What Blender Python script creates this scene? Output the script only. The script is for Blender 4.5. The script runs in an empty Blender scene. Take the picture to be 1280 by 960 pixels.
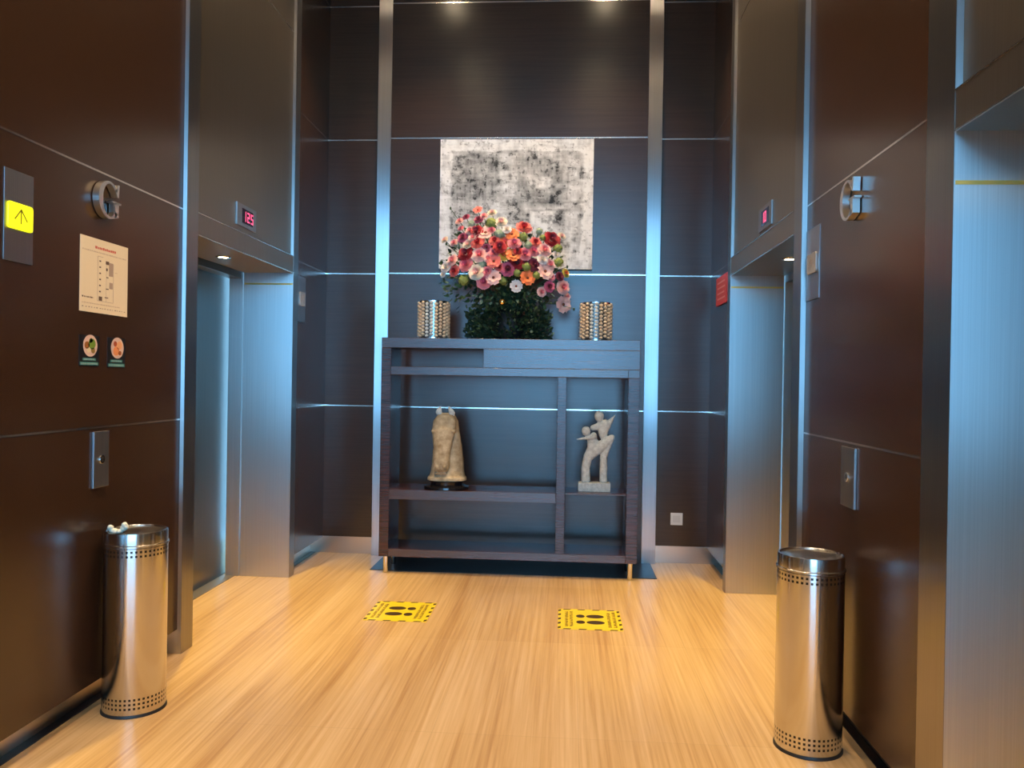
import bpy, bmesh, math, random
import numpy as np
from mathutils import Vector, Matrix
random.seed(7)
rng = np.random.default_rng(5)
PI = math.pi
C = bpy.context.scene.collection

# ------------------------------------------------------------------ helpers
class MB:
    """collects shapes into one mesh"""
    def __init__(s): s.v = []; s.f = []; s.m = []; s.mats = []
    def mi(s, m):
        if m not in s.mats: s.mats.append(m)
        return s.mats.index(m)
    def add(s, vs, fs, m):
        b = len(s.v); k = s.mi(m)
        s.v += [tuple(v) for v in vs]
        for f in fs: s.f.append([b+i for i in f]); s.m.append(k)
    def box(s, a, b, m):
        (x0, y0, z0), (x1, y1, z1) = a, b
        s.add([(x0,y0,z0),(x1,y0,z0),(x1,y1,z0),(x0,y1,z0),(x0,y0,z1),(x1,y0,z1),(x1,y1,z1),(x0,y1,z1)],
              [(0,3,2,1),(4,5,6,7),(0,1,5,4),(1,2,6,5),(2,3,7,6),(3,0,4,7)], m)
    def lathe(s, prof, m, n=48, cx=0, cy=0, cap=True):
        vs = []; fs = []; k = len(prof)
        for (r, z) in prof:
            for i in range(n):
                a = 2*PI*i/n; vs.append((cx+r*math.cos(a), cy+r*math.sin(a), z))
        for j in range(k-1):
            for i in range(n):
                i2 = (i+1) % n
                fs.append((j*n+i, j*n+i2, (j+1)*n+i2, (j+1)*n+i))
        if cap:
            fs.append(tuple(range(n-1, -1, -1))); fs.append(tuple((k-1)*n+i for i in range(n)))
        s.add(vs, fs, m)
    def prism(s, pts, d0, d1, fr, m):
        """polygon pts (u,v) extruded along the third axis of frame fr=(O,U,V,W)"""
        O, U, V, W = [Vector(q) for q in fr]; n = len(pts)
        vs = [O+U*p[0]+V*p[1]+W*d0 for p in pts]+[O+U*p[0]+V*p[1]+W*d1 for p in pts]
        fs = [tuple(range(n-1, -1, -1)), tuple(range(n, 2*n))]+[(i, (i+1) % n, n+(i+1) % n, n+i) for i in range(n)]
        s.add(vs, fs, m)
    def tube(s, pts, rad, m, n=8):
        vs = []; fs = []
        P = [Vector(p) for p in pts]
        for i, p in enumerate(P):
            d = (P[min(i+1, len(P)-1)]-P[max(i-1, 0)]).normalized()
            a = d.orthogonal().normalized(); b = d.cross(a)
            r = rad[i] if isinstance(rad, (list, tuple)) else rad
            for k in range(n):
                t = 2*PI*k/n; vs.append(p+a*math.cos(t)*r+b*math.sin(t)*r)
        for j in range(len(P)-1):
            for k in range(n):
                k2 = (k+1) % n; fs.append((j*n+k, j*n+k2, (j+1)*n+k2, (j+1)*n+k))
        fs.append(tuple(range(n-1, -1, -1))); fs.append(tuple((len(P)-1)*n+i for i in range(n)))
        s.add(vs, fs, m)
    def ball(s, c, r, m, nu=12, nv=8):
        rx, ry, rz = r if isinstance(r, (tuple, list)) else (r, r, r)
        vs = [(c[0], c[1], c[2]-rz)]; fs = []
        for j in range(1, nv):
            t = -PI/2+PI*j/nv
            for i in range(nu):
                a = 2*PI*i/nu
                vs.append((c[0]+rx*math.cos(t)*math.cos(a), c[1]+ry*math.cos(t)*math.sin(a), c[2]+rz*math.sin(t)))
        vs.append((c[0], c[1], c[2]+rz)); L = len(vs)-1
        for i in range(nu): fs.append((0, 1+(i+1) % nu, 1+i))
        for j in range(nv-2):
            for i in range(nu):
                i2 = (i+1) % nu; a = 1+j*nu; b = a+nu; fs.append((a+i, a+i2, b+i2, b+i))
        a = 1+(nv-2)*nu
        for i in range(nu): fs.append((a+i, a+(i+1) % nu, L))
        s.add(vs, fs, m)
    def build(s, name, parent=None, loc=(0,0,0), smooth=False, bevel=0, rot=None):
        me = bpy.data.meshes.new(name); me.from_pydata(s.v, [], s.f)
        for m in s.mats: me.materials.append(m)
        me.polygons.foreach_set('material_index', s.m)
        me.update(); bm = bmesh.new(); bm.from_mesh(me); bmesh.ops.recalc_face_normals(bm, faces=bm.faces); bm.to_mesh(me); bm.free()
        if smooth:
            me.polygons.foreach_set('use_smooth', [True]*len(me.polygons)); me.set_sharp_from_angle(angle=math.radians(40))
        o = bpy.data.objects.new(name, me); C.objects.link(o); o.location = loc
        if rot: o.rotation_euler = rot
        if parent: o.parent = parent
        if bevel:
            b = o.modifiers.new('bevel', 'BEVEL'); b.width = bevel; b.segments = 2; b.limit_method = 'ANGLE'
        return o

def tag(o, label=None, cat=None, group=None, kind=None):
    if label: o['label'] = label
    if cat: o['category'] = cat
    if group: o['group'] = group
    if kind: o['kind'] = kind
    return o
def empty(name, loc=(0,0,0), rz=0):
    o = bpy.data.objects.new(name, None); C.objects.link(o); o.location = loc; o.rotation_euler = (0,0,rz)
    o.empty_display_size = .1; return o
def copy_tree(o, parent=None):
    c = o.copy(); C.objects.link(c)
    if parent: c.parent = parent
    for ch in list(o.children): copy_tree(ch, c)
    return c
def bx(name, a, b, m, parent=None, bevel=0):
    q = MB(); q.box(a, b, m); return q.build(name, parent, bevel=bevel)

# ------------------------------------------------------------------ materials
class N:
    def __init__(s, name):
        s.m = bpy.data.materials.new(name); s.m.use_nodes = True
        s.t = s.m.node_tree; s.p = s.t.nodes['Principled BSDF']
    def n(s, kind, **kw):
        q = s.t.nodes.new(kind)
        for k, v in kw.items():
            if k.startswith('i_'): q.inputs[k[2:].replace('_', ' ')].default_value = v
            else: setattr(q, k, v)
        return q
    def l(s, a, b): s.t.links.new(a, b)
    def math(s, op, a, b=None, c=None):
        q = s.n('ShaderNodeMath', operation=op)
        for i, x in enumerate((a, b, c)):
            if x is None: continue
            if isinstance(x, (int, float)): q.inputs[i].default_value = x
            else: s.l(x, q.inputs[i])
        return q.outputs[0]
def plain(name, col, rough=.5, metal=0, spec=.5, emit=None, es=1, coat=0):
    w = N(name); p = w.p
    p.inputs['Base Color'].default_value = (*col, 1); p.inputs['Roughness'].default_value = rough
    p.inputs['Metallic'].default_value = metal; p.inputs['Specular IOR Level'].default_value = spec
    p.inputs['Coat Weight'].default_value = coat
    if emit: p.inputs['Emission Color'].default_value = (*emit, 1); p.inputs['Emission Strength'].default_value = es
    return w.m
def steel(name, col=(.62,.62,.63), rough=.3, aniso=.9, grain='v', streak=.06, tz=False):
    """brushed steel; grain v: vertical brushing (highlights smear sideways); tz: circumferential brushing"""
    w = N(name); p = w.p
    geo = w.n('ShaderNodeNewGeometry')
    mp = w.n('ShaderNodeMapping'); w.l(geo.outputs['Position'], mp.inputs['Vector'])
    mp.inputs['Scale'].default_value = (260, 260, 1.2) if grain == 'v' else (3, 3, 400)
    nz = w.n('ShaderNodeTexNoise', i_Scale=1.0, i_Detail=3.0); w.l(mp.outputs[0], nz.inputs['Vector'])
    rp = w.n('ShaderNodeValToRGB'); w.l(nz.outputs['Fac'], rp.inputs['Fac'])
    a, b = 1-streak, 1+streak
    rp.color_ramp.elements[0].position = .3; rp.color_ramp.elements[1].position = .7
    rp.color_ramp.elements[0].color = (col[0]*a, col[1]*a, col[2]*a, 1); rp.color_ramp.elements[1].color = (min(1,col[0]*b), min(1,col[1]*b), min(1,col[2]*b), 1)
    w.l(rp.outputs[0], p.inputs['Base Color'])
    p.inputs['Metallic'].default_value = 1; p.inputs['Roughness'].default_value = rough
    p.inputs['Anisotropic'].default_value = aniso
    if tz:
        cv = w.n('ShaderNodeCombineXYZ'); cv.inputs[2].default_value = 1; w.l(cv.outputs[0], p.inputs['Tangent'])
    else:
        cr = w.n('ShaderNodeVectorMath', operation='CROSS_PRODUCT'); w.l(geo.outputs['True Normal'], cr.inputs[0]); cr.inputs[1].default_value = (0.01, 0.01, 1)
        w.l(cr.outputs[0], p.inputs['Tangent'])
    return w.m
def laminate(name, dark, light, rough=.24, spec=.62, sc=(1.2, 1.2, 90), coat=.0):
    w = N(name); p = w.p
    geo = w.n('ShaderNodeNewGeometry')
    mp = w.n('ShaderNodeMapping'); w.l(geo.outputs['Position'], mp.inputs['Vector']); mp.inputs['Scale'].default_value = sc
    nz = w.n('ShaderNodeTexNoise', i_Scale=1.6, i_Detail=6.0, i_Roughness=.6); w.l(mp.outputs[0], nz.inputs['Vector'])
    rp = w.n('ShaderNodeValToRGB'); w.l(nz.outputs['Fac'], rp.inputs['Fac'])
    rp.color_ramp.elements[0].position = .35; rp.color_ramp.elements[1].position = .72
    rp.color_ramp.elements[0].color = (*dark, 1); rp.color_ramp.elements[1].color = (*light, 1)
    w.l(rp.outputs[0], p.inputs['Base Color'])
    p.inputs['Roughness'].default_value = rough; p.inputs['Specular IOR Level'].default_value = spec
    p.inputs['Coat Weight'].default_value = coat; p.inputs['Coat Roughness'].default_value = .07
    # a faint unevenness of the lacquer
    n2 = w.n('ShaderNodeTexNoise', i_Scale=3.0, i_Detail=2.0); w.l(geo.outputs['Position'], n2.inputs['Vector'])
    bp = w.n('ShaderNodeBump', i_Strength=.05, i_Distance=.02); w.l(n2.outputs['Fac'], bp.inputs['Height'])
    w.l(bp.outputs[0], p.inputs['Normal']); w.l(bp.outputs[0], p.inputs['Coat Normal'])
    return w.m

M = {}
M['panel'] = laminate('dark_wood_laminate', (.036,.0165,.0085), (.048,.0235,.0125))
M['rosewood'] = laminate('striped_rosewood', (.020,.0065,.004), (.075,.024,.015), rough=.27, spec=.95, sc=(2.0, 2.0, 90))
M['rosewood_v'] = laminate('striped_rosewood_upright', (.018,.006,.004), (.070,.022,.015), rough=.25, sc=(2.0, 2.0, 70))
M['steel'] = steel('brushed_steel', rough=.30, aniso=1.0)
M['steel_jamb'] = steel('brushed_steel_jamb', (.62,.62,.62), rough=.40, aniso=1.0)
M['steel_dark'] = steel('brushed_steel_bronze', (.33,.28,.225), rough=.36, aniso=.7)
M['steel_can'] = steel('brushed_steel_can', (.66,.65,.64), rough=.21, aniso=.75, grain='h', tz=True, streak=.04)
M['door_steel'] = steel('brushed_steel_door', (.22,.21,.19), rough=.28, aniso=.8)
M['steel_shaded'] = steel('brushed_steel_shaded', (.33,.315,.30), rough=.30, aniso=.7)  # the jamb steel again, with dimmer reflections put into its colour
M['plate'] = steel('button_plate_steel', (.40,.39,.40), rough=.35, aniso=.5)
M['inlay'] = plain('polished_inlay', (.75,.70,.65), .22, 1)
M['mirror_steel'] = plain('polished_skirting', (.66,.58,.50), .28, 1)
M['black'] = plain('black_rubber', (.012,.012,.013), .5)
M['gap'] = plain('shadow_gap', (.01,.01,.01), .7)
M['chrome'] = plain('chrome', (.8,.78,.76), .12, 1)
M['gold'] = plain('gold', (.9,.62,.22), .18, 1)
M['painted_glint'] = plain('painted_light_line', (.95,.78,.22), .4, .2)  # light yellow that stands for a reflected warm glint, not a metal trim
M['white_plastic'] = plain('white_plastic', (.80,.79,.76), .35)
M['ceiling'] = plain('ceiling_paint', (.55,.50,.44), .8)
M['hall_wall'] = plain('hall_plaster', (.50,.52,.54), .7)

def floor_mat():
    w = N('vein_cut_travertine'); p = w.p
    geo = w.n('ShaderNodeNewGeometry')
    def noise(scale, sc, det=5.0, rg=.6, off=(0,0,0), dist=0.0):
        mp = w.n('ShaderNodeMapping'); w.l(geo.outputs['Position'], mp.inputs['Vector']); mp.inputs['Scale'].default_value = sc; mp.inputs['Location'].default_value = off
        nz = w.n('ShaderNodeTexNoise', i_Scale=scale, i_Detail=det, i_Roughness=rg, i_Distortion=dist); w.l(mp.outputs[0], nz.inputs['Vector']); return nz.outputs['Fac']
    fine = noise(1.0, (52, .9, 1), 6.0, .60, dist=.2); wide = noise(1.0, (5.0, .30, 1), 3.0, .5, (3,7,0), .3)
    s = w.math('ADD', w.math('MULTIPLY', fine, .6), w.math('MULTIPLY', wide, .4))
    # tiles 0.6 m wide laid along the lobby: every tile has its own tone
    sx = w.n('ShaderNodeSeparateXYZ'); w.l(geo.outputs['Position'], sx.inputs[0])
    tx = w.math('DIVIDE', w.math('ADD', sx.outputs[0], 10.13), .6); ty = w.math('DIVIDE', w.math('ADD', sx.outputs[1], 30.3), 1.2)
    cv = w.n('ShaderNodeCombineXYZ'); w.l(w.math('FLOOR', tx), cv.inputs[0]); w.l(w.math('FLOOR', ty), cv.inputs[1])
    wn = w.n('ShaderNodeTexWhiteNoise'); w.l(cv.outputs[0], wn.inputs[0])
    s = w.math('ADD', s, w.math('MULTIPLY', w.math('SUBTRACT', wn.outputs[0], .5), .05))
    rp = w.n('ShaderNodeValToRGB'); w.l(s, rp.inputs['Fac'])
    e = rp.color_ramp.elements
    e[0].position = .34; e[0].color = (.42,.235,.100,1); e[1].position = .64; e[1].color = (.68,.47,.27,1)
    x = rp.color_ramp.elements.new(.49); x.color = (.575,.37,.18,1)
    # thin joints
    jx = w.math('LESS_THAN', w.math('FRACT', tx), .004); jy = w.math('LESS_THAN', w.math('FRACT', ty), .002)
    j = w.math('MULTIPLY', w.math('MAXIMUM', jx, jy), .35)
    mx = w.n('ShaderNodeMix', data_type='RGBA'); w.l(j, mx.inputs[0]); w.l(rp.outputs[0], mx.inputs[6]); mx.inputs[7].default_value = (.30,.20,.11,1)
    w.l(mx.outputs[2], p.inputs['Base Color'])
    p.inputs['Roughness'].default_value = .30; p.inputs['Specular IOR Level'].default_value = .38
    return w.m
M['floor'] = floor_mat()
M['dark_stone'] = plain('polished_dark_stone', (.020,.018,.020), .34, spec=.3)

def stone(name, a, b, sc=18, rough=.75, bump=.25):
    w = N(name); p = w.p
    tc = w.n('ShaderNodeTexCoord')
    nz = w.n('ShaderNodeTexNoise', i_Scale=float(sc), i_Detail=6.0, i_Roughness=.65); w.l(tc.outputs['Object'], nz.inputs['Vector'])
    rp = w.n('ShaderNodeValToRGB'); w.l(nz.outputs['Fac'], rp.inputs['Fac']); e = rp.color_ramp.elements
    e[0].position = .35; e[0].color = (*a, 1); e[1].position = .65; e[1].color = (*b, 1)
    w.l(rp.outputs[0], p.inputs['Base Color']); p.inputs['Roughness'].default_value = rough
    bp = w.n('ShaderNodeBump', i_Strength=bump, i_Distance=.004); w.l(nz.outputs['Fac'], bp.inputs['Height']); w.l(bp.outputs[0], p.inputs['Normal'])
    return w.m
M['horse_stone'] = stone('tan_stone', (.26,.18,.09), (.56,.45,.29), 14)
M['pale_stone'] = stone('pale_grey_stone', (.44,.46,.43), (.68,.70,.66), 40)
def vcol_mat(name, rough=.6, spec=.4, bump=0):
    w = N(name); a = w.n('ShaderNodeAttribute', attribute_name='paint'); w.l(a.outputs['Color'], w.p.inputs['Base Color'])
    w.p.inputs['Roughness'].default_value = rough; w.p.inputs['Specular IOR Level'].default_value = spec
    return w.m
M['painted'] = vcol_mat('abstract_paint')

# ------------------------------------------------------------------ dimensions (metres; lobby runs along +y)
XL, XR, YB, YM = -2.0, 1.144, 6.613, 6.563
FL, FR = -1.98, 1.12                      # faces of the steel portals
ZC = 4.98
Z = [1.221, 2.3116, 3.4144, 4.515]        # panel joints
SK = .128                                 # underside of the panels
def st(name, a, b, m, bevel=0): return tag(bx(name, a, b, m, bevel=bevel), kind='structure')

# --- floor of lobby and of the hall behind the camera
HX0, HX1, HY = -9.0, 9.0, -9.0
f = MB(); f.box((HX0-.3, HY-.3, -.1), (HX1+.3, YB+.5, 0), M['floor']); tag(f.build('floor'), kind='structure')
# --- side walls: body behind, panels in front, with a recess for the skirting
def side_wall(name, X, sgn, spans):
    q = MB()
    for (y0, y1) in spans:
        q.box((min(X, X+sgn*.16), y0, SK), (max(X, X+sgn*.16), y1, ZC), M['panel'])
    return tag(q.build(name), kind='structure')
side_wall('wall_left', XL, -1, [(.95-.0, .95+.0001), (2.64, 4.09), (5.84, YB)])
side_wall('wall_right', XR, 1, [(2.64, 4.0), (5.80, YB)])
st('wall_back', (XL-.16, YB, SK), (XR+.16, YB+.3, ZC), M['panel'])
st('wall_back', (-1.465, YM, SK), (.618, YB, ZC), M['panel'])
# inlaid joints
k = 0
q = MB()
for z in Z:
    for (y0, y1) in [(2.64, 4.09), (5.84, YB-.001)]: q.box((XL-.003, y0, z-.004), (XL+.0012, y1, z+.004), M['inlay'])
tag(q.build('trim_1'), kind='structure')
q = MB()
for z in Z:
    for (y0, y1) in [(2.64, 4.0), (5.80, YB-.001)]: q.box((XR-.0012, y0, z-.004), (XR+.003, y1, z+.004), M['inlay'])
tag(q.build('trim_2'), kind='structure')
q = MB()
for z in Z:
    q.box((XL+.002, YB-.0012, z-.0045), (-1.575, YB+.003, z+.0045), M['inlay']); q.box((.729, YB-.0012, z-.0045), (XR-.002, YB+.003, z+.0045), M['inlay'])
    q.box((-1.465, YM-.0012, z-.0045), (.618, YM+.003, z+.0045), M['inlay'])
tag(q.build('trim_3'), kind='structure')
# steel pilasters on the back wall
st('trim_4', (-1.575, YM-.012, 0), (-1.465, YB, ZC), M['steel'], .002)
st('trim_5', (.618, YM-.012, 0), (.729, YB, ZC), M['steel'], .002)
# skirtings: recessed polished steel behind a dark stone channel
for nm, X, s, spans in (('baseboard_left', XL, -1, [(2.64, 4.09), (5.84, YB)]), ('baseboard_right', XR, 1, [(2.64, 4.0), (5.80, YB)])):
    q = MB()
    for (y0, y1) in spans:
        a, b = X+s*.10, X+s*.14; q.box((min(a, b), y0, 0), (max(a, b), y1, SK+.01), M['mirror_steel'])
        a, b = X+s*.055, X+s*.10; q.box((min(a, b), y0, 0), (max(a, b), y1, .003), M['dark_stone'])
    tag(q.build(nm), kind='structure')
q = MB()
q.box((XL-.10, YB-.004, 0), (-1.575, YB+.02, SK+.008), M['mirror_steel']); q.box((.729, YB-.004, 0), (XR+.10, YB+.02, SK+.008), M['mirror_steel'])
q.box((-1.465, YM, 0), (.618, YM+.03, SK), M['panel'])
tag(q.build('baseboard_back'), kind='structure')
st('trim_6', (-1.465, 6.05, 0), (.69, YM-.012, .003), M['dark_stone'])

# ------------------------------------------------------------------ elevator portals
def portal(name, X, s, ya, yb, wa, wb, label, zl=2.12):
    """X face of the frame, s=-1 left / +1 right wall, opening ya..yb, side strips wa (near) and wb (far)"""
    r = empty(name, (X, (ya+yb)/2, 0)); tag(r, label, kind='structure')
    yc = (ya+yb)/2
    def B(part, x0, x1, y0, y1, z0, z1, m, bev=.0015, par=None):
        a, b = s*x0, s*x1
        o = MB(); o.box((min(a, b), y0-yc, z0), (max(a, b), y1-yc, z1), m); return o.build(part, par or r, bevel=bev)
    B('jamb', 0, .365, ya-wa, ya, 0, ZC, M['steel_jamb']); B('jamb', 0, .365, yb, yb+wb, 0, ZC, M['steel_jamb'])
    B('shaded_frame_face', -.0015, 0, ya-wa, ya, 0, ZC, M['steel_shaded'], 0); B('shaded_frame_face', -.0015, 0, yb, yb+wb, 0, ZC, M['steel_shaded'], 0)  # thin overlays coloured darker to imitate the dim lobby-facing side
    B('edge_strip', -.002, .02, ya, yb, 2.318, 2.3225, M['inlay'], 0); B('edge_strip', -.002, .004, ya, yb, 2.199, 2.203, M['inlay'], 0)
    B('lintel', 0, .365, ya, yb, 2.20, 2.32, M['steel_dark'])
    B('infill_panel', .02, .10, ya, yb, 2.32, ZC, M['steel_dark'])
    B('joint_strip', .0185, .03, ya, yb, ZJ-.004, ZJ+.004, M['inlay'], 0)
    # landing frame behind a thin gap, then the two door leaves
    B('landing_frame', .372, .47, ya-.02, ya+.012, 0, 2.30, M['steel_jamb']); B('landing_frame', .372, .47, yb-.006, yb+.03, 0, 2.30, M['steel_jamb'])
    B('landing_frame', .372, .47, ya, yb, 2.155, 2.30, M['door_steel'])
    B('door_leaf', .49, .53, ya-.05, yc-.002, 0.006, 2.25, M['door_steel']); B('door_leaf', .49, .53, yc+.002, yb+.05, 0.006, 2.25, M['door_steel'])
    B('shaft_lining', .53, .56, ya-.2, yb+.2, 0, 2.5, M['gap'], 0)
    B('sill', .40, .53, ya, yb, 0, .004, M['steel_dark'], 0)
    B('painted_reflection_line', .004, .360, yb-.0016, yb, zl-.006, zl+.006, M['painted_glint'], 0)  # added strip painting in the warm light line reflected on the far jamb
    # soffit downlight
    dl = MB(); dl.lathe([(.030, 2.194), (.045, 2.1935), (.047, 2.197), (.045, 2.1995), (.030, 2.1995)], M['chrome'], 32, s*.19, 0, cap=False)
    d = dl.build('downlight_ring', r, smooth=True)
    e = MB(); e.lathe([(.030, 2.1955), (.030, 2.1975)], M['lamp'], 32, s*.19, 0); e.build('downlight_lens', d)
    L = bpy.data.lights.new('soffit_lamp', 'SPOT'); L.energy = SOF; L.color = (1, .72, .12); L.spot_size = 1.5; L.spot_blend = .6; L.shadow_soft_size = .03
    o = bpy.data.objects.new('soffit_lamp', L); C.objects.link(o); o.location = (X+s*.19, yc, 2.18)
    return r
SOF = 150; ZJ = 3.93
M['lamp'] = plain('lamp_lens', (1,1,1), .4, emit=(1,.82,.45), es=40)
portal('door_1', FL, -1, 4.22, 5.738, .13, .102, 'steel elevator entrance on the left wall with recessed doors')
portal('door_2', FR, 1, 4.135, 5.71, .135, .09, 'steel elevator entrance on the right wall beyond the litter bin')
portal('door_3', FR, 1, 0.93, 2.457, .13, .183, 'nearest steel elevator entrance at the right edge of the photo', 2.05)
portal('door_4', FL, -1, 0.93, 2.457, .13, .183, 'steel elevator entrance on the left wall beside the camera')
for sx, X in ((-1, XL), (1, XR)):
    a, b = X, X+sx*.16
    tag(bx('wall_'+('left' if sx < 0 else 'right'), (min(a,b), -.6, 0), (max(a,b), .80, ZC), M['panel']), kind='structure')

# ------------------------------------------------------------------ ceiling and hall behind the camera
YE = -.6
st('ceiling', (XL-.7, YE, ZC), (XR+.7, YB+.3, ZC+.15), M['ceiling'])
HZ = 6.4
st('ceiling', (HX0, HY, HZ), (HX1, YE, HZ+.15), M['hall_wall'])
st('wall_hall_left', (HX0-.2, HY, 0), (HX0, YE, HZ), M['hall_wall'])
st('wall_hall_right', (HX1, HY, 0), (HX1+.2, YE, HZ), M['hall_wall'])
st('wall_hall_front', (HX0, YE, 0), (XL-.16, YE+.2, HZ), M['panel'])
st('wall_hall_front', (XR+.16, YE, 0), (HX1, YE+.2, HZ), M['panel'])
st('wall_hall_front', (XL-.16, YE, ZC+.15), (XR+.16, YE+.2, HZ), M['panel'])
WX0, WX1, WZ0, WZ1 = -2.6, 4.4, .35, 6.0
q = MB(); m = M['hall_wall']
q.box((HX0, HY-.25, 0), (WX0, HY, HZ), m); q.box((WX1, HY-.25, 0), (HX1, HY, HZ), m); q.box((WX0, HY-.25, 0), (WX1, HY, WZ0), m); q.box((WX0, HY-.25, WZ1), (WX1, HY, HZ), m)
tag(q.build('wall_hall_glazed'), kind='structure')
g = N('window_glass'); t = g.t; t.nodes.remove(g.p)
tr = g.n('ShaderNodeBsdfTransparent'); tr.inputs[0].default_value = (.92,.97,1,1); gl = g.n('ShaderNodeBsdfGlossy'); gl.inputs['Roughness'].default_value = .02
mx = g.n('ShaderNodeMixShader'); mx.inputs[0].default_value = .06; g.l(tr.outputs[0], mx.inputs[1]); g.l(gl.outputs[0], mx.inputs[2]); g.l(mx.outputs[0], t.nodes['Material Output'].inputs[0])
win = empty('window_1', (0, HY-.1, 0)); tag(win, kind='structure')
q = MB(); n = 6
for i in range(n+1):
    x = WX0+(WX1-WX0)*i/n; q.box((x-.04, -.06, WZ0), (x+.04, .06, WZ1), M['steel_dark'])
for z in (WZ0+.03, 2.6, 4.3, WZ1-.03): q.box((WX0, -.05, z-.035), (WX1, .05, z+.035), M['steel_dark'])
q.build('window_frame', win)
q = MB(); q.box((WX0, -.006, WZ0), (WX1, .006, WZ1), g.m); q.build('pane', win)

# ------------------------------------------------------------------ rosewood display shelf
F0, F1, K = 5.95, 6.32, M['rosewood']
sh = empty('display_shelf', (-.42, 6.13, 0)); tag(sh, 'dark striped rosewood open display shelf on short steel legs against the back wall', 'shelf')
ox, oy = -.42, 6.13
def sp(part, x0, x1, z0, z1, m=K, y0=F0, y1=F1): return bx(part, (x0-ox, y0-oy, z0), (x1-ox, y1-oy, z1), m, sh, .0025)
x0, x1 = -1.375, .53
sp('side_panel', x0, x0+.072, .128, 1.68, M['rosewood_v']); sp('side_panel', x1-.082, x1, .128, 1.48, M['rosewood_v'])
sp('top_board', x0, x1, 1.68, 1.755)
sp('shelf_board', x0+.072, x1-.082, 1.48, 1.54)
sp('drawer_box', -.615, x1, 1.54, 1.68); sp('side_cap', x1-.082, x1, 1.48, 1.54)
sp('shelf_board', x0+.072, -.065, .555, .627)
sp('bottom_board', x0+.072, x1-.082, .128, .185)
sp('divider', -.065, 0, .185, 1.48, M['rosewood_v'])
sp('thin_shelf', 0, .448, .618, .630, y0=F0+.02)
for (lx, ly) in ((x0+.045, F0+.05), (x1-.045, F0+.05), (x0+.045, F1-.05), (x1-.045, F1-.05)):
    q = MB(); q.lathe([(.017, 0.003), (.019, .008), (.019, .128)], M['chrome'], 24); q.build('leg', sh, (lx-ox, ly-oy, 0), smooth=True)

# ------------------------------------------------------------------ painting
def noise2(nx, ny, sx, sy, seed):
    r = np.random.default_rng(seed); g = r.random((int(sy)+3, int(sx)+3))
    X = np.linspace(0, sx, nx); Y = np.linspace(0, sy, ny); xi = X.astype(int); yi = Y.astype(int); fx = X-xi; fy = Y-yi
    fx = fx*fx*(3-2*fx); fy = (fy*fy*(3-2*fy))[:, None]
    a = g[np.ix_(yi, xi)]; b = g[np.ix_(yi, xi+1)]; c = g[np.ix_(yi+1, xi)]; d = g[np.ix_(yi+1, xi+1)]
    return (a*(1-fx)+b*fx)*(1-fy)+(c*(1-fx)+d*fx)*fy
def fbm(nx, ny, sx, sy, seed, o=4):
    s = 0; w = 0
    for k in range(o): s = s+noise2(nx, ny, sx*2**k, sy*2**k, seed+k)*.6**k; w += .6**k
    return s/w
def paint_grid(name, W, H, nx, ny, col, parent, mat):
    """vertical sheet of nx*ny cells in local x,z facing -y with per-vertex colour col[ny,nx,3] (row 0 = top)"""
    xs = np.linspace(-W/2, W/2, nx); zs = np.linspace(H/2, -H/2, ny)
    vs = [(x, 0, z) for z in zs for x in xs]
    fs = [(j*nx+i, (j+1)*nx+i, (j+1)*nx+i+1, j*nx+i+1) for j in range(ny-1) for i in range(nx-1)]
    me = bpy.data.meshes.new(name); me.from_pydata(vs, [], fs); me.materials.append(mat)
    at = me.color_attributes.new('paint', 'FLOAT_COLOR', 'POINT')
    c = np.ones((ny*nx, 4), np.float32); c[:, :3] = np.clip(col, 0, 1).reshape(-1, 3); at.data.foreach_set('color', c.ravel())
    o = bpy.data.objects.new(name, me); C.objects.link(o); o.parent = parent; return o
PW, PH = 1.235, 1.042
nx, ny = 300, 254
U, V = np.meshgrid(np.linspace(0, 1, nx), np.linspace(0, 1, ny))
wu = (fbm(nx, ny, 14, 14, 90)-.5)*.035; wv = (fbm(nx, ny, 14, 14, 95)-.5)*.035
u = U+wu; v = V+wv
g0 = np.full((ny, nx), .88)
def rect(a, b, c, d, val, w=.9, soft=.012):
    global g0
    X0, X1 = (a-38)/682, (c-38)/682; Y0, Y1 = (b-45)/585, (d-45)/585
    mk = np.clip((u-X0)/soft, 0, 1)*np.clip((X1-u)/soft, 0, 1)*np.clip((v-Y0)/soft, 0, 1)*np.clip((Y1-v)/soft, 0, 1)*w
    g0 = g0*(1-mk)+val*mk
rect(85, 95, 672, 560, .58, .8); rect(90, 105, 300, 330, .42, .75, .05); rect(95, 200, 235, 330, .34, .6, .06)
rect(150, 90, 245, 170, .28, .55, .04); rect(245, 110, 305, 260, .42, .7); rect(305, 115, 368, 350, .70, .8)
rect(240, 320, 372, 430, .66, .8); rect(378, 110, 600, 345, .44, .8, .03); rect(422, 205, 545, 275, .80, .9, .03)
rect(525, 120, 600, 180, .74, .8, .03); rect(440, 280, 600, 345, .33, .7, .05); rect(380, 225, 420, 420, .40, .6, .03)
rect(438, 365, 552, 465, .86, .95); rect(550, 350, 602, 435, .27, .8, .03); rect(606, 130, 664, 320, .78, .8)
rect(606, 350, 668, 560, .78, .7, .03); rect(300, 430, 370, 470, .88, .95); rect(374, 400, 438, 460, .50, .7)
rect(445, 322, 690, 338, .22, .75, .02); rect(236, 120, 246, 385, .22, .6); rect(372, 150, 378, 420, .2, .6); rect(664, 100, 680, 420, .25, .6, .02)
rect(300, 376, 372, 384, .25, .6); rect(85, 95, 660, 112, .30, .55, .03); rect(82, 100, 100, 360, .30, .5, .03); rect(596, 180, 608, 340, .25, .5); rect(455, 120, 462, 135, .2, .5); rect(534, 45, 540, 95, .15, .8)
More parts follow.
